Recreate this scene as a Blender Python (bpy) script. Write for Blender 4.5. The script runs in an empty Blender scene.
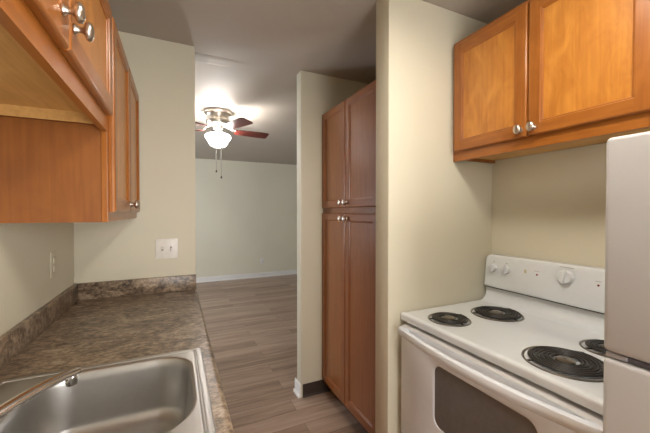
import bpy, bmesh, math, random
from mathutils import Vector, Matrix
R = math.radians
PI = math.pi
random.seed(4)
SC = bpy.context.scene
COL = SC.collection

# ------------------------------------------------------------------ camera, world, light, exposure
cd = bpy.data.cameras.new('camera')
cam = bpy.data.objects.new('camera', cd)
COL.objects.link(cam)
cam.location = (0, 0, 1.412)
cam.rotation_euler = (R(90 - 0.846), 0, R(-24.99))
cd.sensor_fit = 'HORIZONTAL'
cd.sensor_width = 36
cd.lens = 320.07 / 650 * 36
cd.clip_start = 0.02
SC.camera = cam

W = bpy.data.worlds.new('sky')
SC.world = W
W.use_nodes = True
wn = W.node_tree.nodes
wn['Background'].inputs[0].default_value = (0.62, 0.75, 1.0, 1)
wn['Background'].inputs[1].default_value = 0.6

SC.view_settings.view_transform = 'Standard'
SC.view_settings.look = 'None'
SC.view_settings.gamma = 1
SC.view_settings.use_curve_mapping = False
SC.view_settings.exposure = 1.71

KITCHEN_LAMP = 11.5        # emission of the kitchen ceiling lamp's diffuser
FAN_GLOW = 7.0            # emission of the fan's glass bowl
BULB_GLOW = 290.0          # emission of each bulb inside the open bowl
WINDOW_WATTS = 43.0       # daylight through the living room window
BACK_FILL_WATTS = 18.0          # fill light added behind the camera, through a made-up window


def area(name, loc, rot, sx, sy, watts, col):
    l = bpy.data.lights.new(name, 'AREA')
    l.shape = 'RECTANGLE'
    l.size, l.size_y = sx, sy
    l.energy = watts
    l.color = col
    o = bpy.data.objects.new(name, l)
    o.location = loc
    o.rotation_euler = rot
    COL.objects.link(o)
    return o


area('living_window_daylight', (-2.75, 4.6, 1.45), (0, R(-90), 0), 1.3, 1.7, WINDOW_WATTS, (0.88, 0.94, 1.0))
area('back_fill_light', (0.86, -1.12, 1.25), (R(90), 0, R(14)), 1.0, 1.6, BACK_FILL_WATTS, (1.0, 0.95, 0.88))  # unseen lamp added to brighten the kitchen from behind the camera

# ------------------------------------------------------------------ layout (metres, camera above 0,0)
XL, YF, XE, H = -0.52, 2.222, 0.116, 2.471
YLR = 6.84
XS, YS, YS2 = 0.854, 2.26, 2.352
XR, YP, YP2, XPE = 1.645, 1.26, 1.37, 0.922
ZC, ZB = 0.914, 1.009


# ------------------------------------------------------------------ materials
def new_mat(name):
    m = bpy.data.materials.new(name)
    m.use_nodes = True
    nt = m.node_tree
    return m, nt, nt.nodes['Principled BSDF']


def N(nt, t, **kw):
    n = nt.nodes.new(t)
    for k, v in kw.items():
        setattr(n, k, v)
    return n


def ramp(nt, stops):
    r = N(nt, 'ShaderNodeValToRGB')
    e = r.color_ramp.elements
    while len(e) < len(stops):
        e.new(0.5)
    for i, (p, c) in enumerate(stops):
        e[i].position = p
        e[i].color = (*c, 1) if len(c) == 3 else c
    return r


def bump(nt, b, src, strength, dist):
    bm_ = N(nt, 'ShaderNodeBump')
    bm_.inputs['Strength'].default_value = strength
    bm_.inputs['Distance'].default_value = dist
    nt.links.new(src, bm_.inputs['Height'])
    nt.links.new(bm_.outputs[0], b.inputs['Normal'])


def paint(name, col, rough=0.6, tex=0.25, scale=160):
    m, nt, b = new_mat(name)
    tc = N(nt, 'ShaderNodeTexCoord')
    n1 = N(nt, 'ShaderNodeTexNoise')
    n1.inputs['Scale'].default_value = 1.3
    nt.links.new(tc.outputs['Object'], n1.inputs[0])
    c2 = tuple(x * 0.95 for x in col)
    r = ramp(nt, [(0.35, c2), (0.65, col)])
    nt.links.new(n1.outputs[0], r.inputs[0])
    nt.links.new(r.outputs[0], b.inputs['Base Color'])
    b.inputs['Roughness'].default_value = rough
    n2 = N(nt, 'ShaderNodeTexNoise')
    n2.inputs['Scale'].default_value = scale
    nt.links.new(tc.outputs['Object'], n2.inputs[0])
    bump(nt, b, n2.outputs[0], tex, 0.001)
    return m


def plain(name, col, rough=0.4, metal=0.0, noise=0.04, scale=40, coat=0.0, emit=None, aniso=0):
    m, nt, b = new_mat(name)
    tc = N(nt, 'ShaderNodeTexCoord')
    n1 = N(nt, 'ShaderNodeTexNoise')
    n1.inputs['Scale'].default_value = scale
    nt.links.new(tc.outputs['Object'], n1.inputs[0])
    r = ramp(nt, [(0.3, tuple(x * (1 - noise) for x in col)), (0.7, tuple(min(1, x * (1 + noise)) for x in col))])
    nt.links.new(n1.outputs[0], r.inputs[0])
    nt.links.new(r.outputs[0], b.inputs['Base Color'])
    b.inputs['Roughness'].default_value = rough
    b.inputs['Metallic'].default_value = metal
    b.inputs['Coat Weight'].default_value = coat
    if emit:
        b.inputs['Emission Color'].default_value = (*emit[0], 1)
        b.inputs['Emission Strength'].default_value = emit[1]
    return m


def wood(name, dark, mid, light, axis, rough=0.28, blotch=0.5):
    """stained maple: fine grain along `axis` plus cloudy figure"""
    m, nt, b = new_mat(name)
    tc = N(nt, 'ShaderNodeTexCoord')
    oi = N(nt, 'ShaderNodeObjectInfo')
    add = N(nt, 'ShaderNodeVectorMath', operation='ADD')
    sc = N(nt, 'ShaderNodeVectorMath', operation='SCALE')
    comb = N(nt, 'ShaderNodeCombineXYZ')
    for k in range(3):
        nt.links.new(oi.outputs['Random'], comb.inputs[k])
    nt.links.new(comb.outputs[0], sc.inputs[0])
    sc.inputs['Scale'].default_value = 7.0
    nt.links.new(tc.outputs['Object'], add.inputs[0])
    nt.links.new(sc.outputs[0], add.inputs[1])
    mp = N(nt, 'ShaderNodeMapping')
    s = [85.0, 85.0, 85.0]
    s['XYZ'.index(axis)] = 3.0
    mp.inputs['Scale'].default_value = s
    nt.links.new(add.outputs[0], mp.inputs[0])
    g = N(nt, 'ShaderNodeTexNoise')
    g.inputs['Scale'].default_value = 1.0
    g.inputs['Detail'].default_value = 4
    g.inputs['Distortion'].default_value = 0.4
    nt.links.new(mp.outputs[0], g.inputs[0])
    mp2 = N(nt, 'ShaderNodeMapping')
    s2 = [14.0, 14.0, 14.0]
    s2['XYZ'.index(axis)] = 6.0
    mp2.inputs['Scale'].default_value = s2
    nt.links.new(add.outputs[0], mp2.inputs[0])
    c = N(nt, 'ShaderNodeTexNoise')
    c.inputs['Scale'].default_value = 1.0
    c.inputs['Detail'].default_value = 3
    c.inputs['Distortion'].default_value = 1.2
    nt.links.new(mp2.outputs[0], c.inputs[0])
    mix = N(nt, 'ShaderNodeMix')
    mix.inputs[0].default_value = blotch
    nt.links.new(g.outputs[0], mix.inputs[2])
    nt.links.new(c.outputs[0], mix.inputs[3])
    r = ramp(nt, [(0.33, dark), (0.5, mid), (0.68, light)])
    nt.links.new(mix.outputs[0], r.inputs[0])
    nt.links.new(r.outputs[0], b.inputs['Base Color'])
    b.inputs['Roughness'].default_value = rough
    b.inputs['Specular IOR Level'].default_value = 0.62
    bump(nt, b, g.outputs[0], 0.06, 0.0006)
    return m


WALL = paint('wall_paint', (0.66, 0.622, 0.49), 0.55)
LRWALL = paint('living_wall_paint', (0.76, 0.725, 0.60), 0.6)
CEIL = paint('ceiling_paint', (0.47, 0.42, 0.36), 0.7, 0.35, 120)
WHITE_TRIM = plain('white_trim_paint', (0.80, 0.79, 0.77), 0.4)
DARK_BASE = plain('dark_brown_vinyl', (0.045, 0.030, 0.022), 0.5)
BLACK = plain('black_shadow_plastic', (0.012, 0.011, 0.010), 0.6)

FR_D, FR_M, FR_L = (0.275, 0.086, 0.012), (0.335, 0.111, 0.017), (0.40, 0.140, 0.024)
PN_D, PN_M, PN_L = (0.41, 0.145, 0.020), (0.51, 0.200, 0.032), (0.62, 0.268, 0.048)
FRAME_V = wood('maple_frame_vertical', FR_D, FR_M, FR_L, 'Z')
FRAME_H = wood('maple_frame_horizontal', FR_D, FR_M, FR_L, 'Y')
PANEL_V = wood('maple_panel', PN_D, PN_M, PN_L, 'Z', blotch=0.65)
SIDE_V = wood('maple_side_panel', (0.22, 0.066, 0.009), (0.265, 0.084, 0.012), (0.31, 0.104, 0.016), 'Z', rough=0.4)
BOTTOM_W = wood('raw_maple_underside', (0.54, 0.29, 0.085), (0.62, 0.35, 0.112), (0.70, 0.41, 0.14), 'Y', rough=0.5)
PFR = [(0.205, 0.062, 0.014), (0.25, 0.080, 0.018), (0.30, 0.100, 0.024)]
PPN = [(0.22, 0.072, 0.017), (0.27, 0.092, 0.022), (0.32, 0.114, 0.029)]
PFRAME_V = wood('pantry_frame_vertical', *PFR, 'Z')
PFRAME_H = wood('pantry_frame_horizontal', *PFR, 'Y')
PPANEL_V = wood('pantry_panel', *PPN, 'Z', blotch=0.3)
BLADE_W = wood('cherry_fan_blade', (0.075, 0.014, 0.010), (0.105, 0.020, 0.015), (0.14, 0.030, 0.022), 'X', rough=0.3)

NICKEL = plain('brushed_nickel', (0.62, 0.56, 0.50), 0.28, 1.0)
SPOUT = plain('satin_chrome', (0.74, 0.73, 0.72), 0.22, 1.0, noise=0.01)
CHROME = plain('chrome', (0.80, 0.80, 0.80), 0.08, 1.0, noise=0.01)
ENAMEL = plain('white_enamel', (0.70, 0.735, 0.765), 0.16, 0, 0.01, coat=0.4)
OVENW = plain('white_oven_door_paint', (0.72, 0.76, 0.815), 0.25, 0, 0.01, coat=0.2)
GREYV = plain('grey_vent_trim', (0.62, 0.60, 0.59), 0.4)
PLATE = plain('white_switch_plastic', (0.82, 0.79, 0.74), 0.35)
PAINTED = plain('painted_over_plate', (0.645, 0.605, 0.475), 0.55)
OGLASS = plain('dark_oven_glass', (0.155, 0.148, 0.145), 0.2, 0, 0.05)
COIL = plain('black_coil_element', (0.020, 0.018, 0.017), 0.42, 0.2, 0.2)
DRIP = plain('worn_drip_pan', (0.26, 0.24, 0.215), 0.3, 1.0, 0.1)
RED = plain('red_indicator', (0.20, 0.018, 0.014), 0.3)
INKGREY = plain('grey_print', (0.38, 0.37, 0.36), 0.5)
INKGOLD = plain('tan_print', (0.52, 0.46, 0.30), 0.5)
HANDLEGREY = plain('grey_handle_plastic', (0.36, 0.35, 0.36), 0.4)
DARKGREY = plain('dark_grey_recess', (0.09, 0.092, 0.11), 0.45)


def fridge_mat():
    m, nt, b = new_mat('white_textured_steel')
    tc = N(nt, 'ShaderNodeTexCoord')
    n = N(nt, 'ShaderNodeTexNoise')
    n.inputs['Scale'].default_value = 260
    nt.links.new(tc.outputs['Object'], n.inputs[0])
    b.inputs['Base Color'].default_value = (0.51, 0.505, 0.51, 1)
    b.inputs['Roughness'].default_value = 0.38
    bump(nt, b, n.outputs[0], 0.25, 0.0012)
    return m


def steel_mat():
    m, nt, b = new_mat('brushed_stainless')
    tc = N(nt, 'ShaderNodeTexCoord')
    mp = N(nt, 'ShaderNodeMapping')
    mp.inputs['Scale'].default_value = (60, 12, 60)
    nt.links.new(tc.outputs['Object'], mp.inputs[0])
    n = N(nt, 'ShaderNodeTexNoise')
    n.inputs['Scale'].default_value = 1
    n.inputs['Detail'].default_value = 3
    nt.links.new(mp.outputs[0], n.inputs[0])
    r = ramp(nt, [(0.3, (0.51, 0.50, 0.485)), (0.7, (0.53, 0.52, 0.505))])
    nt.links.new(n.outputs[0], r.inputs[0])
    nt.links.new(r.outputs[0], b.inputs['Base Color'])
    b.inputs['Metallic'].default_value = 1
    r2 = ramp(nt, [(0.3, (0.37,) * 3), (0.7, (0.385,) * 3)])
    nt.links.new(n.outputs[0], r2.inputs[0])
    nt.links.new(r2.outputs[0], b.inputs['Roughness'])
    return m


def counter_mat():
    m, nt, b = new_mat('brown_stone_laminate')
    tc = N(nt, 'ShaderNodeTexCoord')
    mp = N(nt, 'ShaderNodeMapping')
    mp.inputs['Scale'].default_value = (5, 8, 7)
    mp.inputs['Rotation'].default_value = (0, 0, R(12))
    nt.links.new(tc.outputs['Object'], mp.inputs[0])
    a = N(nt, 'ShaderNodeTexNoise')
    a.inputs['Scale'].default_value = 1.0
    a.inputs['Detail'].default_value = 8
    a.inputs['Roughness'].default_value = 0.72
    a.inputs['Distortion'].default_value = 1.6
    nt.links.new(mp.outputs[0], a.inputs[0])
    s = N(nt, 'ShaderNodeTexNoise')
    s.inputs['Scale'].default_value = 7
    s.inputs['Detail'].default_value = 6
    s.inputs['Roughness'].default_value = 0.8
    nt.links.new(mp.outputs[0], s.inputs[0])
    mix = N(nt, 'ShaderNodeMix')
    mix.inputs[0].default_value = 0.55
    nt.links.new(a.outputs[0], mix.inputs[2])
    nt.links.new(s.outputs[0], mix.inputs[3])
    r = ramp(nt, [(0.385, (0.024, 0.016, 0.011)), (0.445, (0.080, 0.055, 0.037)), (0.495, (0.185, 0.132, 0.089)),
                  (0.555, (0.34, 0.255, 0.175)), (0.63, (0.50, 0.42, 0.325))])
    nt.links.new(mix.outputs[0], r.inputs[0])
    nt.links.new(r.outputs[0], b.inputs['Base Color'])
    b.inputs['Roughness'].default_value = 0.33
    b.inputs['Specular IOR Level'].default_value = 0.55
    bump(nt, b, s.outputs[0], 0.05, 0.0006)
    return m


def floor_mat():
    m, nt, b = new_mat('grey_brown_vinyl_planks')
    tc = N(nt, 'ShaderNodeTexCoord')
    br = N(nt, 'ShaderNodeTexBrick')
    br.offset = 0.37
    br.offset_frequency = 2
    br.inputs['Color1'].default_value = (0.0, 0.0, 0.0, 1)
    br.inputs['Color2'].default_value = (1, 1, 1, 1)
    br.inputs['Mortar'].default_value = (0.35, 0.35, 0.35, 1)
    br.inputs['Scale'].default_value = 1.0
    br.inputs['Mortar Size'].default_value = 0.0012
    br.inputs['Mortar Smooth'].default_value = 0.1
    br.inputs['Bias'].default_value = 0.0
    br.inputs['Brick Width'].default_value = 1.22
    br.inputs['Row Height'].default_value = 0.152
    nt.links.new(tc.outputs['Object'], br.inputs[0])
    # grain, shifted per plank
    sh = N(nt, 'ShaderNodeVectorMath', operation='SCALE')
    sh.inputs['Scale'].default_value = 9.0
    nt.links.new(br.outputs['Color'], sh.inputs[0])
    ad = N(nt, 'ShaderNodeVectorMath', operation='ADD')
    nt.links.new(tc.outputs['Object'], ad.inputs[0])
    nt.links.new(sh.outputs[0], ad.inputs[1])
    mp = N(nt, 'ShaderNodeMapping')
    mp.inputs['Scale'].default_value = (1.6, 22, 1)
    nt.links.new(ad.outputs[0], mp.inputs[0])
    g = N(nt, 'ShaderNodeTexNoise')
    g.inputs['Scale'].default_value = 1.0
    g.inputs['Detail'].default_value = 5
    g.inputs['Roughness'].default_value = 0.62
    g.inputs['Distortion'].default_value = 0.6
    nt.links.new(mp.outputs[0], g.inputs[0])
    r = ramp(nt, [(0.30, (0.175, 0.114, 0.080)), (0.5, (0.32, 0.222, 0.164)), (0.70, (0.45, 0.335, 0.258))])
    mx0 = N(nt, 'ShaderNodeMix')
    mx0.inputs[0].default_value = 0.22
    nt.links.new(g.outputs[0], mx0.inputs[2])
    sep = N(nt, 'ShaderNodeSeparateColor')
    nt.links.new(br.outputs['Color'], sep.inputs[0])
    nt.links.new(sep.outputs[0], mx0.inputs[3])
    nt.links.new(mx0.outputs[0], r.inputs[0])
    mx = N(nt, 'ShaderNodeMix', data_type='RGBA')
    nt.links.new(br.outputs['Fac'], mx.inputs[0])
    nt.links.new(r.outputs[0], mx.inputs[6])
    mx.inputs[7].default_value = (0.10, 0.07, 0.05, 1)
    nt.links.new(mx.outputs[2], b.inputs['Base Color'])
    b.inputs['Roughness'].default_value = 0.36
    bump(nt, b, g.outputs[0], 0.08, 0.001)
    return m


def glow_mat(name, col, strength):
    m, nt, b = new_mat(name)
    b.inputs['Base Color'].default_value = (0.9, 0.9, 0.88, 1)
    b.inputs['Emission Color'].default_value = (*col, 1)
    b.inputs['Emission Strength'].default_value = strength
    b.inputs['Roughness'].default_value = 0.3
    return m


def pane_mat():
    m = bpy.data.materials.new('clear_window_glass')
    m.use_nodes = True
    nt = m.node_tree
    nt.nodes.remove(nt.nodes['Principled BSDF'])
    t = N(nt, 'ShaderNodeBsdfTransparent')
    g = N(nt, 'ShaderNodeBsdfGlossy')
    g.inputs['Roughness'].default_value = 0.02
    x = N(nt, 'ShaderNodeMixShader')
    x.inputs[0].default_value = 0.06
    nt.links.new(t.outputs[0], x.inputs[1])
    nt.links.new(g.outputs[0], x.inputs[2])
    nt.links.new(x.outputs[0], nt.nodes['Material Output'].inputs[0])
    return m


FRIDGE = fridge_mat()
STEEL = steel_mat()
COUNTER = counter_mat()
FLOOR = floor_mat()
GLOBE = glow_mat('lit_frosted_glass', (1.0, 0.975, 0.95), FAN_GLOW)
DIFFUSER = glow_mat('lit_acrylic_diffuser', (1.0, 0.92, 0.81), KITCHEN_LAMP)
PANE = pane_mat()
BULB = glow_mat('lit_bulb', (1.0, 0.965, 0.93), BULB_GLOW)


# ------------------------------------------------------------------ mesh helpers
def BM():
    return bmesh.new()


def add_box(bm, x0, x1, y0, y1, z0, z1, bev=0.0, seg=2, mi=0, edges=None):
    g = bmesh.ops.create_cube(bm, size=1.0)
    vs = g['verts']
    for v in vs:
        v.co = Vector((x0 + (v.co.x + .5) * (x1 - x0), y0 + (v.co.y + .5) * (y1 - y0), z0 + (v.co.z + .5) * (z1 - z0)))
    fs = {f for v in vs for f in v.link_faces}
    for f in fs:
        f.material_index = mi
    if bev > 0:
        es = list({e for v in vs for e in v.link_edges})
        if edges:
            es = [e for e in es if edges((e.verts[0].co + e.verts[1].co) / 2)]
        r = bmesh.ops.bevel(bm, geom=es, offset=bev, segments=seg, affect='EDGES', profile=0.5)
        for f in r['faces']:
            f.material_index = mi
    return bm


def add_lathe(bm, prof, mat=None, seg=32, mi=0, wob=None):
    """profile (r, z) turned about local Z, then moved by matrix"""
    mat = mat or Matrix()
    rings = []
    for r, z in prof:
        if r < 1e-6:
            rings.append([bm.verts.new(mat @ Vector((0, 0, z)))])
        else:
            ring = []
            for k in range(seg):
                a = 2 * PI * k / seg
                rr = r * (wob(a, z) if wob else 1)
                ring.append(bm.verts.new(mat @ Vector((rr * math.cos(a), rr * math.sin(a), z))))
            rings.append(ring)
    for a, b in zip(rings, rings[1:]):
        for k in range(seg):
            k2 = (k + 1) % seg
            if len(a) == 1 and len(b) == 1:
                continue
            if len(a) == 1:
                f = bm.faces.new((a[0], b[k2], b[k]))
            elif len(b) == 1:
                f = bm.faces.new((a[k], a[k2], b[0]))
            else:
                f = bm.faces.new((a[k], a[k2], b[k2], b[k]))
            f.material_index = mi
            f.smooth = True
    return bm


def add_tube(bm, pts, rad, seg=10, caps=True, mi=0, flat=None):
    """tube along points; rad number or list; flat=(sx, sy) cross-section scale"""
    pts = [Vector(p) for p in pts]
    n = len(pts)
    rads = rad if isinstance(rad, (list, tuple)) else [rad] * n
    rings = []
    up = Vector((0, 0, 1))
    for i, p in enumerate(pts):
        t = (pts[min(i + 1, n - 1)] - pts[max(i - 1, 0)]).normalized()
        u = up if abs(t.dot(up)) < 0.95 else Vector((1, 0, 0))
        s = t.cross(u).normalized()
        w = s.cross(t).normalized()
        fx, fy = flat if flat else (1, 1)
        rings.append([bm.verts.new(p + s * math.cos(2 * PI * k / seg) * rads[i] * fx + w * math.sin(2 * PI * k / seg) * rads[i] * fy) for k in range(seg)])
    for a, b in zip(rings, rings[1:]):
        for k in range(seg):
            f = bm.faces.new((a[k], a[(k + 1) % seg], b[(k + 1) % seg], b[k]))
            f.smooth = True
            f.material_index = mi
    if caps:
        bm.faces.new(rings[0][::-1]).material_index = mi
        bm.faces.new(rings[-1]).material_index = mi
    return bm


def add_prism(bm, poly, axis, a0, a1, mi=0, smooth=False):
    """2-D polygon extruded along an axis. axis 'Y': poly=(x,z); 'X': (y,z); 'Z': (x,y)"""
    def P(p, a):
        return {'Y': (p[0], a, p[1]), 'X': (a, p[0], p[1]), 'Z': (p[0], p[1], a)}[axis]
    A = [bm.verts.new(P(p, a0)) for p in poly]
    B = [bm.verts.new(P(p, a1)) for p in poly]
    n = len(poly)
    fs = [bm.faces.new(A), bm.faces.new(B[::-1])]
    for k in range(n):
        f = bm.faces.new((A[k], B[k], B[(k + 1) % n], A[(k + 1) % n]))
        f.smooth = smooth
        fs.append(f)
    for f in fs:
        f.material_index = mi
    return bm


def rrect(x0, x1, y0, y1, r, n=8):
    r4 = r if isinstance(r, (list, tuple)) else [r] * 4     # order: x1y1, x0y1, x0y0, x1y0
    out = []
    for (cx, cy, a0, rr) in ((x1 - r4[0], y1 - r4[0], 0, r4[0]), (x0 + r4[1], y1 - r4[1], 90, r4[1]),
                             (x0 + r4[2], y0 + r4[2], 180, r4[2]), (x1 - r4[3], y0 + r4[3], 270, r4[3])):
        for k in range(n + 1):
            a = R(a0 + 90 * k / n)
            out.append((cx + rr * math.cos(a), cy + rr * math.sin(a)))
    return out


def loft(bm, loops, mi=0, smooth=True, close_first=False, close_last=False):
    """loops: equal-length lists of 3-D points"""
    rings = [[bm.verts.new(p) for p in L] for L in loops]
    n = len(rings[0])
    for a, b in zip(rings, rings[1:]):
        for k in range(n):
            f = bm.faces.new((a[k], a[(k + 1) % n], b[(k + 1) % n], b[k]))
            f.smooth = smooth
            f.material_index = mi
    if close_first:
        bm.faces.new(rings[0][::-1]).material_index = mi
    if close_last:
        bm.faces.new(rings[-1]).material_index = mi
    return bm


WORLD = {}     # object name -> world location of its origin


def obj(name, bm, mats, parent=None, origin=None, smooth=None, xf=None, label=None):
    """one mesh object; vertices are given in world coordinates"""
    if xf is not None:
        bmesh.ops.transform(bm, matrix=xf, verts=bm.verts)
    bmesh.ops.recalc_face_normals(bm, faces=bm.faces)
    vs = [v.co for v in bm.verts]
    if origin is None:
        lo = [min(v[i] for v in vs) for i in range(3)]
        hi = [max(v[i] for v in vs) for i in range(3)]
        origin = Vector(((lo[0] + hi[0]) / 2, (lo[1] + hi[1]) / 2, lo[2]))
    origin = Vector(origin)
    for v in bm.verts:
        v.co -= origin
    me = bpy.data.meshes.new(name)
    if smooth is not None:
        for f in bm.faces:
            f.smooth = True
    bm.to_mesh(me)
    bm.free()
    if smooth is not None:
        me.set_sharp_from_angle(angle=R(smooth))
    for m in (mats if isinstance(mats, (list, tuple)) else [mats]):
        me.materials.append(m)
    o = bpy.data.objects.new(name, me)
    COL.objects.link(o)
    pw = Vector((0, 0, 0))
    if parent is not None:
        o.parent = parent
        pw = WORLD[parent.name]
    o.location = origin - pw
    WORLD[o.name] = origin
    if label:
        o['label'] = label
    return o


def tag(o, label, cat, group=None):
    o['label'] = label
    o['category'] = cat
    if group:
        o['group'] = group
    return o


def thing(name, loc, label, cat, group=None):
    o = bpy.data.objects.new(name, None)
    o.empty_display_size = 0.1
    COL.objects.link(o)
    o.location = loc
    WORLD[o.name] = Vector(loc)
    return tag(o, label, cat, group)


def struct(name, bm, m, smooth=None):
    o = obj(name, bm, m, origin=(0, 0, 0), smooth=smooth)
    o['kind'] = 'structure'
    return o


def sbox(name, m, *b, bev=0.0):
    return struct(name, add_box(BM(), *b, bev=bev), m, smooth=(40 if bev else None))


# ------------------------------------------------------------------ room shell
sbox('floor', FLOOR, -2.5, 4.1, -1.3, 6.95, -0.08, 0)
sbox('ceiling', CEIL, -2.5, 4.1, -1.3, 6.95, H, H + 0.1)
sbox('wall_left', WALL, XL - 0.1, XL, -0.9, YF, 0, H)
sbox('wall_end', WALL, -2.4, XE, YF, YF + 0.115, 0, H, bev=0.004)
sbox('wall_right', WALL, XR, XR + 0.1, -0.9, YS, 0, H)
sbox('wall_stove_side', WALL, XPE, XR, YP, YP2, 0, H, bev=0.004)
sbox('wall_pantry_side', WALL, XS, 4.0, YS, YS2, 0, H, bev=0.004)
sbox('wall_living_far', LRWALL, -2.5, 4.1, YLR, YLR + 0.1, 0, H)
sbox('wall_living_right', LRWALL, 4.0, 4.1, YS2 - 0.09, YLR, 0, H)
# living room left wall with a window opening
bm = BM()
wy0, wy1, wz0, wz1 = 3.75, 5.45, 0.8, 2.1
add_box(bm, -2.5, -2.4, YF, wy0, 0, H)
add_box(bm, -2.5, -2.4, wy1, YLR, 0, H)
add_box(bm, -2.5, -2.4, wy0, wy1, 0, wz0)
add_box(bm, -2.5, -2.4, wy0, wy1, wz1, H)
struct('wall_living_left', bm, LRWALL)
# wall behind the camera; its window opening is added to let fill light in
bm = BM()
bx0, bx1, bz0, bz1 = 0.28, 1.40, 0.35, 2.15
YB = -0.9
add_box(bm, XL - 0.1, bx0, YB - .1, YB, 0, H)
add_box(bm, bx1, XR + 0.1, YB - .1, YB, 0, H)
add_box(bm, bx0, bx1, YB - .1, YB, 0, bz0)
add_box(bm, bx0, bx1, YB - .1, YB, bz1, H)
struct('wall_back', bm, WALL)


def window(name, horiz, a0, a1, z0, z1, d0, d1):
    bm = BM()
    t = 0.05

    def B(p0, p1, q0, q1):
        if horiz == 'Y':
            add_box(bm, d0, d1, p0, p1, q0, q1)
        else:
            add_box(bm, p0, p1, d0, d1, q0, q1)
    B(a0, a0 + t, z0, z1); B(a1 - t, a1, z0, z1)
    B(a0 + t, a1 - t, z0, z0 + t); B(a0 + t, a1 - t, z1 - t, z1)
    mid = (a0 + a1) / 2
    B(mid - .02, mid + .02, z0 + t, z1 - t)
    o = struct(name, bm, WHITE_TRIM)
    bm = BM()
    dm = (d0 + d1) / 2
    for p0, p1 in ((a0 + t, mid - .02), (mid + .02, a1 - t)):
        if horiz == 'Y':
            add_box(bm, dm - .003, dm + .003, p0, p1, z0 + t, z1 - t)
        else:
            add_box(bm, p0, p1, dm - .003, dm + .003, z0 + t, z1 - t)
    p = obj('window_pane', bm, PANE, o)
    return o


window('window_1', 'Y', wy0, wy1, wz0, wz1, -2.49, -2.42)
window('added_back_window', 'X', bx0, bx1, bz0, bz1, YB - .09, YB - .02)  # made-up window framing the opening for the fill light

# baseboards
bp = [(0, 0), (0, .100), (.006, .100), (.009, .098), (.012, .085), (.012, .02), (.022, .016), (.024, 0)]
bm = BM()
add_prism(bm, [(YLR - a, z) for a, z in bp], 'X', -2.4, 4.0)
struct('baseboard_living_far', bm, WHITE_TRIM)
bm = BM()
add_prism(bm, [(XS - a, z) for a, z in bp], 'Y', YS - 0.002, YS2 + 0.024)
add_prism(bm, [(YS2 + a, z) for a, z in bp], 'X', XS - 0.010, 4.0)
struct('baseboard_pantry_side', bm, WHITE_TRIM)
bm = BM()
add_prism(bm, [(YF + .115 + a, z) for a, z in bp], 'X', -2.4, XE)
struct('baseboard_end', bm, WHITE_TRIM)
bm = BM()
add_prism(bm, [(YS, 0), (YS, .10), (YS - .004, .10), (YS - .005, .015), (YS - .012, 0)], 'X', XS + 0.012, 1.12)
struct('trim_1', bm, DARK_BASE)
# drywall seam on the ceiling in line with the opening
bm = BM()
def seam(x, k):
    out = []
    for y, d in ((2.300, 0), (2.315, .35), (2.330, .85), (2.345, 1), (2.37, .65), (2.42, .2), (2.47, 0)):
        out.append((x, y, H + .0005 - .0045 * k * d))
    return out + [(x, 2.47, H + .004), (x, 2.300, H + .004)]
loft(bm, [seam(XE, 1), seam(.22, 1), seam(.32, .75), seam(.45, .35), seam(.62, .1), seam(XS, .05)], close_first=True, close_last=True)
struct('trim_2', bm, CEIL)


# ------------------------------------------------------------------ cabinets
def knob(parent, x, y, z, sgn, xf=None):
    bm = BM()
    prof = [(0, 0), (.0085, 0), (.0085, .003), (.0052, .006), (.0045, .014), (.007, .0175), (.0135, .020), (.0155, .0235), (.0145, .028), (.010, .0315), (0, .033)]
    m = Matrix.Translation((x, y, z)) @ Matrix.Rotation(sgn * PI / 2, 4, 'Y') @ Matrix.Diagonal((1.30, 1.05, 1.1, 1))
    add_lathe(bm, prof, m, 20)
    return obj('knob', bm, NICKEL, parent, xf=xf)


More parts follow.
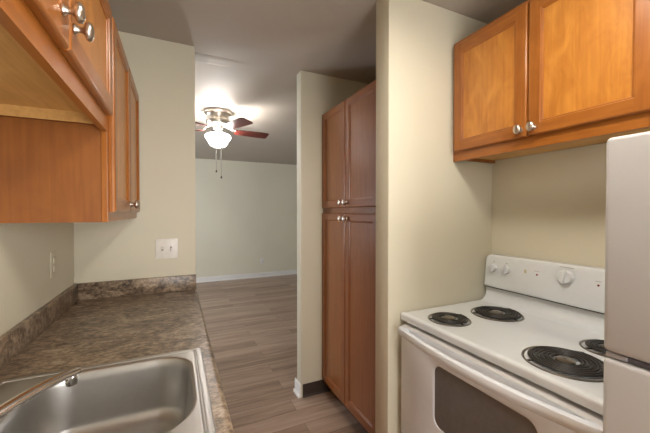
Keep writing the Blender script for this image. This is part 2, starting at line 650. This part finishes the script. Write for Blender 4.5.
def door(parent, y0, y1, z0, z1, xb, sgn, mats, sw=0.056, knob_at=None, xf=None, name='door'):
    """five-piece door; back at x=xb, face 20 mm out along sgn"""
    T, rec = 0.020, 0.009
    V, Hm, Pm = mats
    bm = BM()

    def P(i, d):     # rectangle inset i at depth d (0 back .. T front)
        x = xb + sgn * d
        return [(x, y0 + i, z0 + i), (x, y1 - i, z0 + i), (x, y1 - i, z1 - i), (x, y0 + i, z1 - i)]

    def ring(i0, d0, i1, d1, smooth=False):
        a, b = P(i0, d0), P(i1, d1)
        A = [bm.verts.new(p) for p in a]
        B = [bm.verts.new(p) for p in b]
        for k in range(4):
            f = bm.faces.new((A[k], A[(k + 1) % 4], B[(k + 1) % 4], B[k]))
            f.material_index = 1 if k in (0, 2) else 0
    ring(0.001, 0, 0, 0.002)
    ring(0, 0.002, 0, T - 0.010)
    e = 0.008
    arc = [(e * (1 - math.cos(R(q))), T - 0.010 + 0.010 * math.sin(R(q))) for q in (0, 22, 45, 68, 90)]
    for (i0, d0), (i1, d1) in zip(arc, arc[1:]):
        ring(i0, d0, i1, d1)
    # butt-jointed face: full stiles, rails between
    xf_ = xb + sgn * T
    s = sw - 0.010

    def face(a0, a1, b0, b1, mi):
        f = bm.faces.new([bm.verts.new(p) for p in ((xf_, a0, b0), (xf_, a1, b0), (xf_, a1, b1), (xf_, a0, b1))])
        f.material_index = mi
    face(y0 + e, y0 + s, z0 + e, z1 - e, 0)
    face(y1 - s, y1 - e, z0 + e, z1 - e, 0)
    face(y0 + s, y1 - s, z0 + e, z0 + s, 1)
    face(y0 + s, y1 - s, z1 - s, z1 - e, 1)
    ring(s, T, s + 0.002, T - 0.0035)
    ring(s + 0.002, T - 0.0035, s + 0.0075, T - 0.005)
    ring(s + 0.0075, T - 0.005, sw, T - rec)
    f = bm.faces.new([bm.verts.new(p) for p in P(0.001, 0)])
    bmesh.ops.remove_doubles(bm, verts=bm.verts, dist=1e-5)
    o = obj(name, bm, [V, Hm], parent, xf=xf)
    bm = BM()
    xa, xc = xb + sgn * (T - rec - 0.006), xb + sgn * (T - rec)
    add_box(bm, min(xa, xc), max(xa, xc), y0 + sw - .004, y1 - sw + .004, z0 + sw - .004, z1 - sw + .004)
    obj('panel', bm, Pm, o, xf=xf)
    if knob_at:
        knob(o, xf_, knob_at[0], knob_at[1], sgn, xf)
    return o


def cabinet(name, label, group, xw, xf_, y0, y1, z0, z1, sgn, mats, side, stile=0.038, rail=0.062, midst=0.045, splits=(), rails=(), lip=0.022, top_rail=None, lift=0.0):
    """wall box from the wall plane xw out to the face-frame front xf_. sgn: direction the front faces"""
    V, Hm, Pm = mats
    root = thing(name, (xw, (y0 + y1) / 2, z0), label, 'cabinet', group)
    ff = 0.019
    xbk = xf_ - sgn * ff           # back of face frame
    tr = top_rail or rail
    bm = BM()

    def bx(b, xa, xc, *r, **k):
        add_box(b, min(xa, xc), max(xa, xc), *r, **k)
    bx(bm, xw, xbk, y0, y0 + .013, z0 + lift, z1)
    bx(bm, xw, xbk, y1 - .013, y1, z0 + lift, z1)
    bx(bm, xw, xbk, y0 + .013, y1 - .013, z1 - .013, z1)
    bx(bm, xw, xw + sgn * .008, y0 + .013, y1 - .013, z0 + lip, z1 - .013)
    obj('body', bm, side, root)
    bm = BM()
    bx(bm, xw, xbk, y0 + .013, y1 - .013, z0 + lip, z0 + lip + .012)
    obj('bottom_panel', bm, BOTTOM_W, root)
    bm = BM()
    b_ = 0.002
    bx(bm, xbk, xf_, y0 - .003, y0 - .003 + stile, z0, z1, bev=b_, mi=0)
    bx(bm, xbk, xf_, y1 + .003 - stile, y1 + .003, z0, z1, bev=b_, mi=0)
    for c in splits:
        bx(bm, xbk + sgn * .001, xf_ - sgn * .0006, c - midst / 2, c + midst / 2, z0 + rail - .005, z1 - tr + .005, mi=0)
    ya, yb = y0 - .003 + stile, y1 + .003 - stile
    bx(bm, xbk, xf_, ya, yb, z0, z0 + rail, mi=1)
    bx(bm, xbk, xf_, ya, yb, z1 - tr, z1, mi=1)
    for (ra, rb) in rails:
        bx(bm, xbk, xf_, ya, yb, ra, rb, mi=1)
    obj('face_frame', bm, [V, Hm], root)
    return root


MW = (FRAME_V, FRAME_H, PANEL_V)
MP = (PFRAME_V, PFRAME_H, PPANEL_V)

# wall cabinet over the sink (shorter, near the camera)
NB, NT = 1.690, 2.115
XFL = -0.214
c = cabinet('wall_cabinet', 'short honey maple wall cabinet over the sink with raw tan underside', None,
            XL, XFL, 0.36, 1.325, NB, NT, 1, MW, SIDE_V, rail=0.055, splits=(0.822,), lip=0.052, lift=0.018)
obj('lower_lip', add_box(BM(), XL, XFL - .019, 1.309, 1.3118, NB + .018, NB + .053), BOTTOM_W, c)
door(c, 0.375, 0.820, NB + .053, NT - .012, XFL, 1, MW, sw=0.062, knob_at=(0.770, 1.798))
door(c, 0.824, 1.318, NB + .053, NT - .012, XFL, 1, MW, sw=0.062, knob_at=(0.846, 1.800), )

# taller wall cabinet at the far end
FB = 1.376
c = cabinet('wall_cabinet', 'tall honey maple wall cabinet at the far corner, its plain brown side facing out', None,
            XL, XFL, 1.332, 2.219, FB, NT, 1, MW, SIDE_V, rail=0.045, splits=(1.775,), lip=0.015)
door(c, 1.352, 1.771, FB + .034, NT - .012, XFL, 1, MW, knob_at=(1.742, 1.446))
door(c, 1.779, 2.205, FB + .034, NT - .012, XFL, 1, MW, knob_at=(1.808, 1.446))

# wall cabinet over the stove
RB, RT, XFR = 1.677, 2.296, 1.338
c = cabinet('wall_cabinet', 'golden maple two-door wall cabinet hanging above the white stove', None,
            XR, XFR, 0.445, 1.255, RB, RT, -1, MW, SIDE_V, rail=0.070, splits=(0.852,), lip=0.026, lift=0.011)
door(c, 0.855, 1.240, RB + .047, RT - .020, XFR, -1, MW, sw=0.060, knob_at=(0.877, 1.756))
door(c, 0.462, 0.850, RB + .047, RT - .020, XFR, -1, MW, sw=0.058, knob_at=(0.822, 1.756))

# pantry
XPF = 1.040
PT = 2.165
c = cabinet('pantry_cabinet', 'tall reddish brown pantry cabinet with four doors beside the doorway', None,
            XR, XPF, 1.385, 2.256, 0.085, PT, -1, MP, PFRAME_V, rail=0.040, stile=0.03, splits=(1.876,), rails=((1.385, 1.455),), lip=0.0)
for ya, yb, ky in ((1.495, 1.875, 1.848), (1.878, 2.250, 1.906)):
    door(c, ya, yb, 1.440, PT - .008, XPF, -1, MP, sw=0.058, knob_at=(ky, 1.474), name='upper_door')
    door(c, ya, yb, 0.116, 1.402, XPF, -1, MP, sw=0.058, knob_at=(ky, 1.366), name='lower_door')
obj('toe_kick', add_box(BM(), XPF + .06, XR, 1.385, 2.245, 0, 0.085), DARK_BASE, c)

# base cabinet under the counter, with sink and counter on top
c = thing('base_cabinet', (-.2, .8, 0), 'honey maple base cabinet hidden below the stone counter', 'cabinet')
bm = BM()
add_box(bm, XL, 0.055, -.40, -.385, .09, ZC - .04)
add_box(bm, XL, 0.055, 2.20, 2.218, .09, ZC - .04)
add_box(bm, XL, 0.055, -.385, 2.20, .09, .105)
obj('body', bm, SIDE_V, c)
bm = BM()
ys = [-.40, .25, .82, 1.39, 2.218]
add_box(bm, .055, .074, -.40, 2.218, .09, .12, mi=1)
add_box(bm, .055, .074, -.40, 2.218, ZC - .075, ZC - .04, mi=1)
for y in ys:
    a = min(max(y - .02, -.40), 2.178)
    add_box(bm, .055, .074, a, a + .04, .12, ZC - .075)
obj('face_frame', bm, [FRAME_V, FRAME_H], c)
for a, b in zip(ys, ys[1:]):
    door(c, a + .012, b - .012, .11, ZC - .06, .074, 1, MW, knob_at=(b - .045, .78))
obj('toe_kick', add_box(BM(), XL, .0, -.40, 2.218, 0, .09), DARK_BASE, c)

# ------------------------------------------------------------------ countertop with backsplash
SX0, SX1, SY0, SY1 = -0.475, 0.080, 0.42, 1.243     # sink outline
c = thing('countertop', (-.2, .9, ZC - .04), 'brown stone-pattern laminate countertop with backsplash along two walls', 'countertop')
bm = BM()
# worktop with a cut-out for the sink: rolled front edge profile
hx0, hx1, hy0, hy1 = SX0 + .02, SX1 - .02, SY0 + .02, SY1 - .02
prof = [(hx1, ZC - .038), (hx1, ZC)]
fe = XE + 0.004
for k in range(9):
    a = R(90 - 90 * k / 8)
    prof.append((fe - .016 + .016 * math.cos(a), ZC - .016 + .016 * math.sin(a)))
prof += [(fe, ZC - .040), (fe - .02, ZC - .040)]
add_prism(bm, prof, 'Y', -.42, YF - .001, smooth=False)
add_box(bm, XL + .001, hx0, -.42, YF - .001, ZC - .038, ZC)
add_box(bm, hx0, hx1, hy1, YF - .001, ZC - .038, ZC)
add_box(bm, hx0, hx1, -.42, hy0, ZC - .038, ZC)
obj('worktop', bm, COUNTER, c, smooth=35)
bm = BM()
add_box(bm, XL + .001, XL + .021, -.42, YF - .001, ZC, ZB, bev=.003)
add_box(bm, XL + .021, XE, YF - .021, YF - .001, ZC, ZB, bev=.003)
obj('backsplash', bm, COUNTER, c, smooth=35)

# ------------------------------------------------------------------ sink
c = thing('kitchen_sink', ((SX0 + SX1) / 2, (SY0 + SY1) / 2, ZC), 'stainless steel drop-in sink set into the brown counter', 'sink')
bm = BM()
bw0, bw1, bv0, bv1 = -0.375, 0.040, 0.775, 1.200
O = lambda i, z, r: [(x, y, z) for x, y in rrect(SX0 + i, SX1 - i, SY0 + i, SY1 - i, r, 10)]
# raised outer flange, then the inner deck
loft(bm, [O(0, ZC + .0005, .012), O(.002, ZC + .0045, .012), O(.014, ZC + .0065, .010), O(.018, ZC + .006, .008), O(.0195, ZC + .0035, .008), O(.0225, ZC + .0035, .007), O(.025, ZC + .0055, .007), O(.027, ZC + .006, .006)])
deck_z = ZC + .006
# deck: bridge the outer rectangle to the bowl opening
def bowl(i, z, r):
    return [(x, y, z) for x, y in rrect(bw0 + i, bw1 - i, bv0 + i, bv1 - i, r, 10)]
RB_ = [.10, .10, .10, .13]
def rr(i):
    return [max(.02, q - i) for q in RB_]
loft(bm, [O(.027, deck_z, .006), [(x, y, deck_z) for x, y in rrect(bw0 - .008, bw1 + .008, bv0 - .008, bv1 + .008, [q + .008 for q in RB_], 10)]], smooth=False)
bmesh.ops.remove_doubles(bm, verts=bm.verts, dist=1e-5)
obj('rim', bm, STEEL, c, smooth=30)
bm = BM()
loops = [[(x, y, deck_z) for x, y in rrect(bw0 - .008, bw1 + .008, bv0 - .008, bv1 + .008, [q + .008 for q in RB_], 10)],
         [(x, y, deck_z - .001) for x, y in rrect(bw0 - .004, bw1 + .004, bv0 - .004, bv1 + .004, [q + .004 for q in RB_], 10)],
         bowl(0, deck_z - .005, rr(0)), bowl(.004, deck_z - .03, rr(.002)), bowl(.010, deck_z - .10, rr(.006)), bowl(.016, deck_z - .145, rr(.01))]
for k in range(1, 7):
    a = R(90 * k / 6)
    loops.append(bowl(.016 + .045 * (1 - math.cos(a)), deck_z - .145 - .035 * math.sin(a), rr(.02 + .03 * (1 - math.cos(a)))))
loops.append(bowl(.15, deck_z - .184, [.05] * 4))
loft(bm, loops, close_last=True)
o = obj('bowl', bm, STEEL, c, smooth=50)
bm = BM()
bcx, bcy = (bw0 + bw1) / 2, (bv0 + bv1) / 2
add_lathe(bm, [(0, -.006), (.02, -.006), (.036, -.003), (.042, .001), (.045, .003), (.047, .0)], Matrix.Translation((bcx, bcy, deck_z - .182)), 28)
obj('drain', bm, CHROME, c)

# ------------------------------------------------------------------ faucet
c = thing('faucet', (-.43, .746, deck_z + .0006), 'chrome kitchen faucet with a low curved spout over the sink', 'faucet')
bm = BM()
fx, fy, fz = -.430, .746, deck_z + .0006
loft(bm, [[(x, y, fz + z) for x, y in rrect(fx - .028 + i, fx + .028 - i, fy - .12 + i, fy + .12 - i, .026 - i, 8)] for i, z in ((0, 0), (0, .012), (.004, .018), (.010, .020))], close_last=True)
obj('base_plate', bm, CHROME, c, smooth=40)
bm = BM()
add_lathe(bm, [(.024, .018), (.024, .05), (.022, .07), (.018, .078), (0, .08)], Matrix.Translation((fx, fy, fz)), 24)
obj('body', bm, CHROME, c, smooth=40)
bm = BM()
p0, p1, p2, p3 = Vector((fx, fy, fz + .045)), Vector((fx + .045, fy + .060, .986)), Vector((-.295, .939, 1.014)), Vector((-.236, 1.023, .998))
pts = []
for k in range(17):
    t = k / 16
    pts.append(p0 * (1 - t) ** 3 + p1 * 3 * t * (1 - t) ** 2 + p2 * 3 * t * t * (1 - t) + p3 * t ** 3)
add_tube(bm, pts, [.0168 - .0042 * k / 16 for k in range(17)], 16, flat=(1.1, .8))
obj('spout', bm, SPOUT, c, smooth=50)
bm = BM()
add_lathe(bm, [(0, .008), (.0125, .008), (.0135, .004), (.0135, -.014), (.012, -.022), (.0105, -.022), (.0095, -.016), (0, -.016)], Matrix.Translation((p3.x - .008, p3.y - .012, p3.z - .006)), 20)
obj('aerator', bm, CHROME, c, smooth=40)
bm = BM()
add_tube(bm, [(fx, fy, fz + .075), (fx - .005, fy, fz + .10), (fx + .01, fy - .03, fz + .125), (fx + .03, fy - .07, fz + .14)], [.011, .009, .008, .009], 12)
obj('handle', bm, CHROME, c, smooth=50)

# ------------------------------------------------------------------ switch plate and outlets
def wall_plate(name, label, cat, cen, wdt, hgt, axis, sgn, mat, kind):
    """axis: wall normal axis ('X' or 'Y'), sgn: direction the plate faces"""
    cx, cy, cz = cen
    root = thing(name, cen, label, cat)

    def bx(bm, a0, a1, z0, z1, d0, d1, bev=0.0):
        if axis == 'Y':
            add_box(bm, cx + a0, cx + a1, min(cy + sgn * d0, cy + sgn * d1), max(cy + sgn * d0, cy + sgn * d1), cz + z0, cz + z1, bev=bev)
        else:
            add_box(bm, min(cx + sgn * d0, cx + sgn * d1), max(cx + sgn * d0, cx + sgn * d1), cy + a0, cy + a1, cz + z0, cz + z1, bev=bev)
    bm = BM()
    bx(bm, -wdt / 2, wdt / 2, -hgt / 2, hgt / 2, 0.0, .0035, bev=.0015)
    obj('plate', bm, mat, root, smooth=40)
    if kind == 'switch':
        for s, up in ((-.024, 1), (.024, -1)):
            bm = BM()
            bx(bm, s - .0055, s + .0055, -.0125, .0125, .004, .0068)
            obj('toggle_slot', bm, INKGREY, root)
            bm = BM()
            z = .004 * up
            bx(bm, s - .004, s + .004, z - .006, z + .006, .006, .016, bev=.0015)
            obj('toggle', bm, mat, root, smooth=40)
            for zz in (-.030, .030):
                bm = BM()
                bx(bm, s - .003, s + .003, zz - .003, zz + .003, .004, .0062, bev=.001)
                obj('screw', bm, mat, root)
    else:
        for zz in (-.0195, .0195):
            bm = BM()
            bx(bm, -.017, .017, zz - .014, zz + .014, .004, .009, bev=.003)
            r = obj('receptacle', bm, mat, root, smooth=40)
            for s in (-.006, .006):
                bm = BM()
                bx(bm, s - .001, s + .001, zz - .001, zz + .007, .0085, .0093)
                obj('slot', bm, BLACK if kind == 'outlet_white' else mat, r)
    return root


wall_plate('switch_plate', 'white double toggle switch plate on the end wall above the backsplash', 'light switch', (-.052, YF, 1.183), .124, .124, 'Y', -1, PLATE, 'switch')
wall_plate('wall_outlet', 'painted-over wall outlet on the left wall below the maple cabinet', 'outlet', (XL, 1.883, 1.168), .075, .118, 'X', 1, PAINTED, 'outlet')
wall_plate('wall_outlet', 'small white outlet low on the far living room wall', 'outlet', (1.683, YLR, .347), .075, .118, 'Y', -1, WHITE_TRIM, 'outlet_white')

# ------------------------------------------------------------------ stove
ST0, ST1, SXF, SXB = 0.412, 1.252, 0.992, 1.640
STM = (ST0 + ST1) / 2
c = thing('electric_range', (1.3, STM, 0), 'white electric coil stove with backguard knobs under the golden wall cabinet', 'stove')
bm = BM()
add_box(bm, 1.024, SXB, ST0 + .004, ST1 - .004, .03, .885, bev=.003)
obj('body', bm, ENAMEL, c, smooth=40)
bm = BM()
# cooktop with rolled lip and a curved riser into the backguard
ct = .920
prof = [(1.005, ct - .034), (SXF, ct - .032), (SXF - .001, ct - .012)]
for k in range(1, 7):
    a = R(180 - 90 * k / 6)
    prof.append((SXF + .011 + .012 * math.cos(a), ct - .011 + .012 * math.sin(a)))
prof += [(1.02, ct + .0005), (1.035, ct - .002), (1.535, ct - .002)]
for k in range(1, 9):
    a = R(90 * k / 8)
    prof.append((1.535 + .055 * math.sin(a), ct - .002 + .045 * (1 - math.cos(a))))
prof += [(1.592, ct + .077), (SXB, ct + .077), (SXB, ct - .034)]
add_prism(bm, prof, 'Y', ST0, ST1)
obj('cooktop', bm, ENAMEL, c, smooth=32)
# backguard: convex top, tilted face, rounded corners
bm = BM()
gz0, gz1 = .998, 1.178
def guard(x, i, bow=0.0):
    pts = rrect(ST0 + i, ST1 - i, gz0 + i, gz1 - i, [.030, .030, .008, .008], 8)
    out = []
    for y, z in pts:
        t = (y - STM) / ((ST1 - ST0) / 2)
        zz = z + ((.010 - .016 * t * t) if z > gz1 - .05 else .006 * (1 - t * t))
        out.append((x + (zz - gz0) * .10, y, zz))
    return out
loft(bm, [guard(1.640 - .02, 0), guard(1.577, 0), guard(1.572, .0015), guard(1.568, .006), guard(1.5665, .012)], close_first=True, close_last=True)
obj('backguard', bm, ENAMEL, c, smooth=35)
gx = lambda z: 1.5665 + (z - gz0) * .10
obj('gap_strip', add_box(BM(), 1.584, 1.635, ST0 + .006, ST1 - .006, .992, 1.006), BLACK, c)


def range_knob(y, z, r, big=False):
    m = Matrix.Translation((gx(z) - .0005, y, z)) @ Matrix.Rotation(-PI / 2, 4, 'Y')
    bm = BM()
    if big:
        add_lathe(bm, [(r * 1.12, 0), (r * 1.12, .003), (r, .007), (r * .96, .016), (r * .85, .020), (0, .020)], m, 32)
    else:
        add_lathe(bm, [(r, 0), (r, .006), (r * .95, .014), (r * .82, .018), (0, .018)], m, 28)
    k = obj('control_knob', bm, ENAMEL, c, smooth=40)
    bm = BM()
    x = gx(z)
    add_box(bm, x - .028, x - .012, y - .0045, y + .0045, z - r * .95, z + r * .95, bev=.002)
    obj('grip', bm, ENAMEL, k, smooth=40, xf=Matrix.Translation((x, y, z)) @ Matrix.Rotation(R(12), 4, 'X') @ Matrix.Translation((-x, -y, -z)))


for y in (1.196, 1.122, .560, .490):
    range_knob(y, 1.108, .023)
range_knob(.836, 1.122, .031, True)
for y in (.964, .716):
    bm = BM()
    add_lathe(bm, [(.0045, 0), (.0045, .001), (.003, .002), (0, .0022)], Matrix.Translation((gx(1.108), y, 1.108)) @ Matrix.Rotation(-PI / 2, 4, 'Y'), 14)
    obj('indicator_light', bm, RED, c)
for y, z, w_, h_ in ((1.196, 1.140, .012, .004), (1.122, 1.140, .012, .004), (.836, 1.1625, .055, .003), (.965, 1.124, .022, .0025), (.716, 1.124, .022, .0025)):
    x = gx(z)
    obj('printed_mark', add_box(BM(), x - .0006, x + .001, y - w_ / 2, y + w_ / 2, z - h_ / 2, z + h_ / 2), INKGREY, c)
bm = BM()
add_box(bm, gx(1.112) - .0006, gx(1.112) + .001, 1.016, 1.026, 1.102, 1.124)
obj('emblem', bm, INKGOLD, c)


def burner(x, y, r, turns):
    z = ct - .002
    m = Matrix.Translation((x, y, z))
    bm = BM()
    add_lathe(bm, [(r + .009, 0), (r + .008, .004), (r + .005, .005), (r + .001, .002), (r - .004, -.004), (r * .6, -.012), (.02, -.014), (0, -.014)], m, 48)
    d = obj('drip_pan', bm, DRIP, c, smooth=50)
    bm = BM()
    pts = []
    r0 = .036
    nst = turns * 30
    for k in range(nst + 1):
        t = k / nst
        rad_ = r0 + (r - .006 - r0) * t
        a = 2 * PI * turns * t
        pts.append((x + rad_ * math.cos(a), y + rad_ * math.sin(a), z + .009))
    hw = (r - r0) / turns * .40
    add_tube(bm, pts, hw, 8, flat=(1, .75))
    add_tube(bm, [pts[-1], (x + (r - .006) * math.cos(.3), y + (r - .006) * math.sin(.3), z + .004)], hw, 8)
    for q in range(3):
        a = 2 * PI * q / 3 + .5
        add_tube(bm, [(x + .012 * math.cos(a), y + .012 * math.sin(a), z + .002), (x + (r + .004) * math.cos(a), y + (r + .004) * math.sin(a), z + .002)], .003, 6)
    e = obj('coil_element', bm, COIL, c)
    bm = BM()
    add_lathe(bm, [(.028, .002), (.028, .010), (.024, .0125), (.006, .0125), (.005, .011), (0, .011)], m, 20)
    obj('center_disc', bm, DRIP, e, smooth=40)


burner(1.133, 1.083, .085, 4)
burner(1.402, 1.045, .106, 5)
burner(1.154, .612, .114, 6)
burner(1.405, .600, .079, 4)
# oven door with window and handle
dx0, dx1 = .972, 1.008
dy0, dy1 = ST0 + .012, ST1 - .026
d = None
bm = BM()
wy0_, wy1_, wz0_, wz1_ = .590, 1.012, .52, .776
outer = lambda x, i: [(x, y, z) for y, z in rrect(dy0 + i, dy1 - i, .215 + i, .868 - i, .008, 6)]
inner = lambda x, i: [(x, y, z) for y, z in rrect(wy0_ - i, wy1_ + i, wz0_ - i, wz1_ + i, .035 + i, 6)]
loft(bm, [outer(dx1, 0), outer(dx0 + .006, 0), outer(dx0 + .002, .002), outer(dx0, .006)], close_first=True)
loft(bm, [outer(dx0, .006), inner(dx0, .010)], smooth=False)
loft(bm, [inner(dx0, .010), inner(dx0 + .0015, .006), inner(dx0 + .003, .002), inner(dx0 + .008, 0)])
bmesh.ops.remove_doubles(bm, verts=bm.verts, dist=1e-5)
d = obj('oven_door', bm, OVENW, c, smooth=35)
bm = BM()
loft(bm, [inner(dx0 + .007, .0), inner(dx0 + .010, 0)], close_first=True, close_last=True)
obj('window', bm, OGLASS, d)
bm = BM()
# long bowed handle bar with end brackets
hy0, hy1 = ST0 + .008, ST1 - .040
def hprof(y):
    t = (y - STM) / ((hy1 - hy0) / 2)
    bow = .046 * (1 - t * t)
    xo = .950 - bow
    return [(xo + .006, y, .834), (xo, y, .840), (xo - .003, y, .856), (xo, y, .868), (xo + .008, y, .872), (xo + .020, y, .870), (xo + .022, y, .860), (xo + .016, y, .838)]
loft(bm, [hprof(hy0 + (hy1 - hy0) * k / 24) for k in range(25)], close_first=True, close_last=True)
for a, b in ((hy0, hy0 + .045), (hy1 - .045, hy1)):
    add_box(bm, .952, dx0 + .004, a, b, .836, .8705, bev=.003)
obj('handle', bm, OVENW, d, smooth=40)
obj('vent_strip', add_prism(BM(), [(.974, .8685), (1.023, .876), (1.023, .872), (1.008, .8685)], 'Y', dy0, dy1), GREYV, c)
obj('gap_strip', add_box(BM(), 1.016, 1.0245, ST0 + .006, ST1 - .006, .876, .887), BLACK, c)
bm = BM()
add_box(bm, .974, 1.012, dy0, dy1, .05, .205, bev=.006)
obj('drawer', bm, OVENW, c, smooth=40)
for fx_ in (1.05, 1.60):
    for fy_ in (ST0 + .05, ST1 - .05):
        bm = BM()
        add_lathe(bm, [(0, 0), (.016, 0), (.016, .012), (.008, .014), (.008, .032)], Matrix.Translation((fx_, fy_, 0)), 14)
        obj('foot', bm, BLACK, c)

# ------------------------------------------------------------------ refrigerator
RX, RY0, RY1, RZ = .880, -.345, .3912, 1.579
c = thing('refrigerator', (1.27, .03, 0), 'white textured top-freezer refrigerator at the right edge beside the stove', 'refrigerator')
bm = BM()
add_box(bm, RX + .075, 1.62, RY0 + .004, RY1 - .004, .03, RZ - .012, bev=.006)
obj('body', bm, FRIDGE, c, smooth=40)
def slab(name, z0, z1):
    bm = BM()
    add_box(bm, RX, RX + .068, RY0, RY1, z0, z1, bev=.011, seg=4)
    return obj(name, bm, FRIDGE, c, smooth=45)
fd = slab('freezer_door', 1.097, RZ)
ld = slab('lower_door', .10, 1.082)
obj('handle_trim', add_box(BM(), RX + .006, RX + .066, RY1 - .042, RY1 - .004, 1.0842, 1.0948, bev=.002), HANDLEGREY, c)
obj('handle_recess', add_box(BM(), RX + .010, RX + .066, RY0 + .004, RY1 - .043, 1.0842, 1.0948), DARKGREY, c)
obj('hinge_cover', add_box(BM(), RX + .02, RX + .11, RY0 + .02, RY0 + .07, RZ, RZ + .018, bev=.005), ENAMEL, c, smooth=40)
obj('kick_grille', add_box(BM(), RX + .03, RX + .07, RY0 + .01, RY1 - .01, .02, .092), DARKGREY, c)
for fx_ in (RX + .12, 1.56):
    for fy_ in (RY0 + .06, RY1 - .06):
        bm = BM()
        add_lathe(bm, [(0, 0), (.02, 0), (.02, .02), (.01, .035)], Matrix.Translation((fx_, fy_, 0)), 14)
        obj('foot', bm, BLACK, c)

# ------------------------------------------------------------------ ceiling fan with light
FX, FY = .41, 3.56
c = thing('ceiling_fan', (FX, FY, H), 'lit ceiling fan with cherry blades in the living room beyond', 'ceiling fan')
T0 = Matrix.Translation((FX, FY, 0))
bm = BM()
add_lathe(bm, [(0, H), (.135, H), (.140, H - .012), (.138, H - .030), (.120, H - .040), (.112, H - .060), (.112, H - .088), (.120, H - .096), (.122, H - .115), (.110, H - .140), (.07, H - .150), (0, H - .150)], T0, 40)
obj('motor_housing', bm, NICKEL, c, smooth=35)
bm = BM()
add_lathe(bm, [(.05, H - .150), (.05, H - .175), (.045, H - .185), (.030, H - .190), (.028, H - .212), (0, H - .214)], T0, 32)
obj('light_fitter', bm, NICKEL, c, smooth=35)
zb = 2.276
for k in range(5):
    a = R(5 + 72 * k)
    M = Matrix.Translation((FX, FY, zb)) @ Matrix.Rotation(a, 4, 'Z')
    Mt = M @ Matrix.Rotation(R(-13), 4, 'X')
    bm = BM()
    out = [(.175, -.050), (.30, -.060), (.45, -.067), (.535, -.066), (.548, -.052), (.548, .052), (.535, .066), (.45, .067), (.30, .060), (.175, .050)]
    add_prism(bm, out, 'Z', -.003, .003)
    org = Mt @ Vector((.36, 0, 0))
    # keep the grain along the blade: build flat, rotate the object
    me_o = obj('blade', bm, BLADE_W, c, origin=(0, 0, 0))
    me_o.matrix_local = Matrix.Translation(-WORLD[c.name]) @ Mt
    WORLD[me_o.name] = Vector((0, 0, 0))
    bm = BM()
    add_tube(bm, [(.085, 0, .045), (.13, 0, .03), (.17, 0, .006), (.23, 0, .006)], [.011, .010, .012, .010], 8, flat=(1.4, .5))
    for s in (-1, 1):
        add_tube(bm, [(.15, 0, .012), (.185, s * .03, .006), (.225, s * .034, .006)], [.008, .009, .006], 8, flat=(1.3, .5))
    br_ = bmesh_o = obj('blade_bracket', bm, NICKEL, me_o, origin=(0, 0, 0), smooth=50)
    br_.location = (0, 0, 0)
# scalloped glass bowl
bm = BM()
def lobes(a, z):
    t = min(1, max(0, (2.225 - z) / .11))
    return 1 + .09 * t * math.cos(6 * a) + .02 * math.cos(8 * a)
add_lathe(bm, [(.112, 2.228), (.122, 2.222), (.127, 2.206), (.120, 2.186), (.104, 2.166), (.091, 2.146), (.080, 2.124), (.064, 2.106), (.04, 2.096), (0, 2.093)], T0, 64, wob=lobes)
obj('glass_bowl', bm, GLOBE, c, smooth=180)
for k in range(2):
    a = R(-66 + 180 * k)
    p = Matrix.Translation((FX + .074 * math.cos(a), FY + .074 * math.sin(a), 2.196))
    bm = BM()
    add_lathe(bm, [(0, .0), (.012, .0), (.020, .012), (.021, .022), (.014, .036), (.008, .044), (0, .044)], p, 14)
    obj('bulb', bm, BULB, c, smooth=60)
bm = BM()
add_lathe(bm, [(0, 2.070), (.008, 2.073), (.011, 2.082), (.008, 2.094), (0, 2.096)], T0, 14)
obj('finial', bm, NICKEL, c)
for dx, dy, zz in ((-.035, -.04, 1.835), (.012, -.045, 1.775)):
    bm = BM()
    add_tube(bm, [(FX + dx * 1.3, FY + dy * 1.3 - .10, 2.24), (FX + dx, FY + dy - .115, 2.10), (FX + dx, FY + dy - .115, zz)], .0022, 6)
    p = obj('pull_chain', bm, NICKEL, c)
    bm = BM()
    add_lathe(bm, [(0, -.016), (.006, -.012), (.0075, -.004), (.005, .008), (.002, .014), (0, .014)], Matrix.Translation((FX + dx, FY + dy - .115, zz - .01)), 14)
    obj('fob', bm, BLADE_W, p)

# ------------------------------------------------------------------ kitchen ceiling lamp (above and beside the camera)
LX, LY = .66, .40
c = thing('ceiling_light', (LX, LY, H), 'rectangular lit ceiling lamp above the kitchen aisle', 'ceiling light')
bm = BM()
l0, l1, m0, m1 = LX - .16, LX + .16, LY - .30, LY + .30
for q in ((l0, l0 + .02, m0, m1), (l1 - .02, l1, m0, m1), (l0 + .02, l1 - .02, m0, m0 + .02), (l0 + .02, l1 - .02, m1 - .02, m1)):
    add_box(bm, *q, H - .075, H)
obj('frame', bm, WHITE_TRIM, c)
obj('diffuser', add_box(BM(), l0 + .02, l1 - .02, m0 + .02, m1 - .02, H - .070, H - .062), DIFFUSER, c)
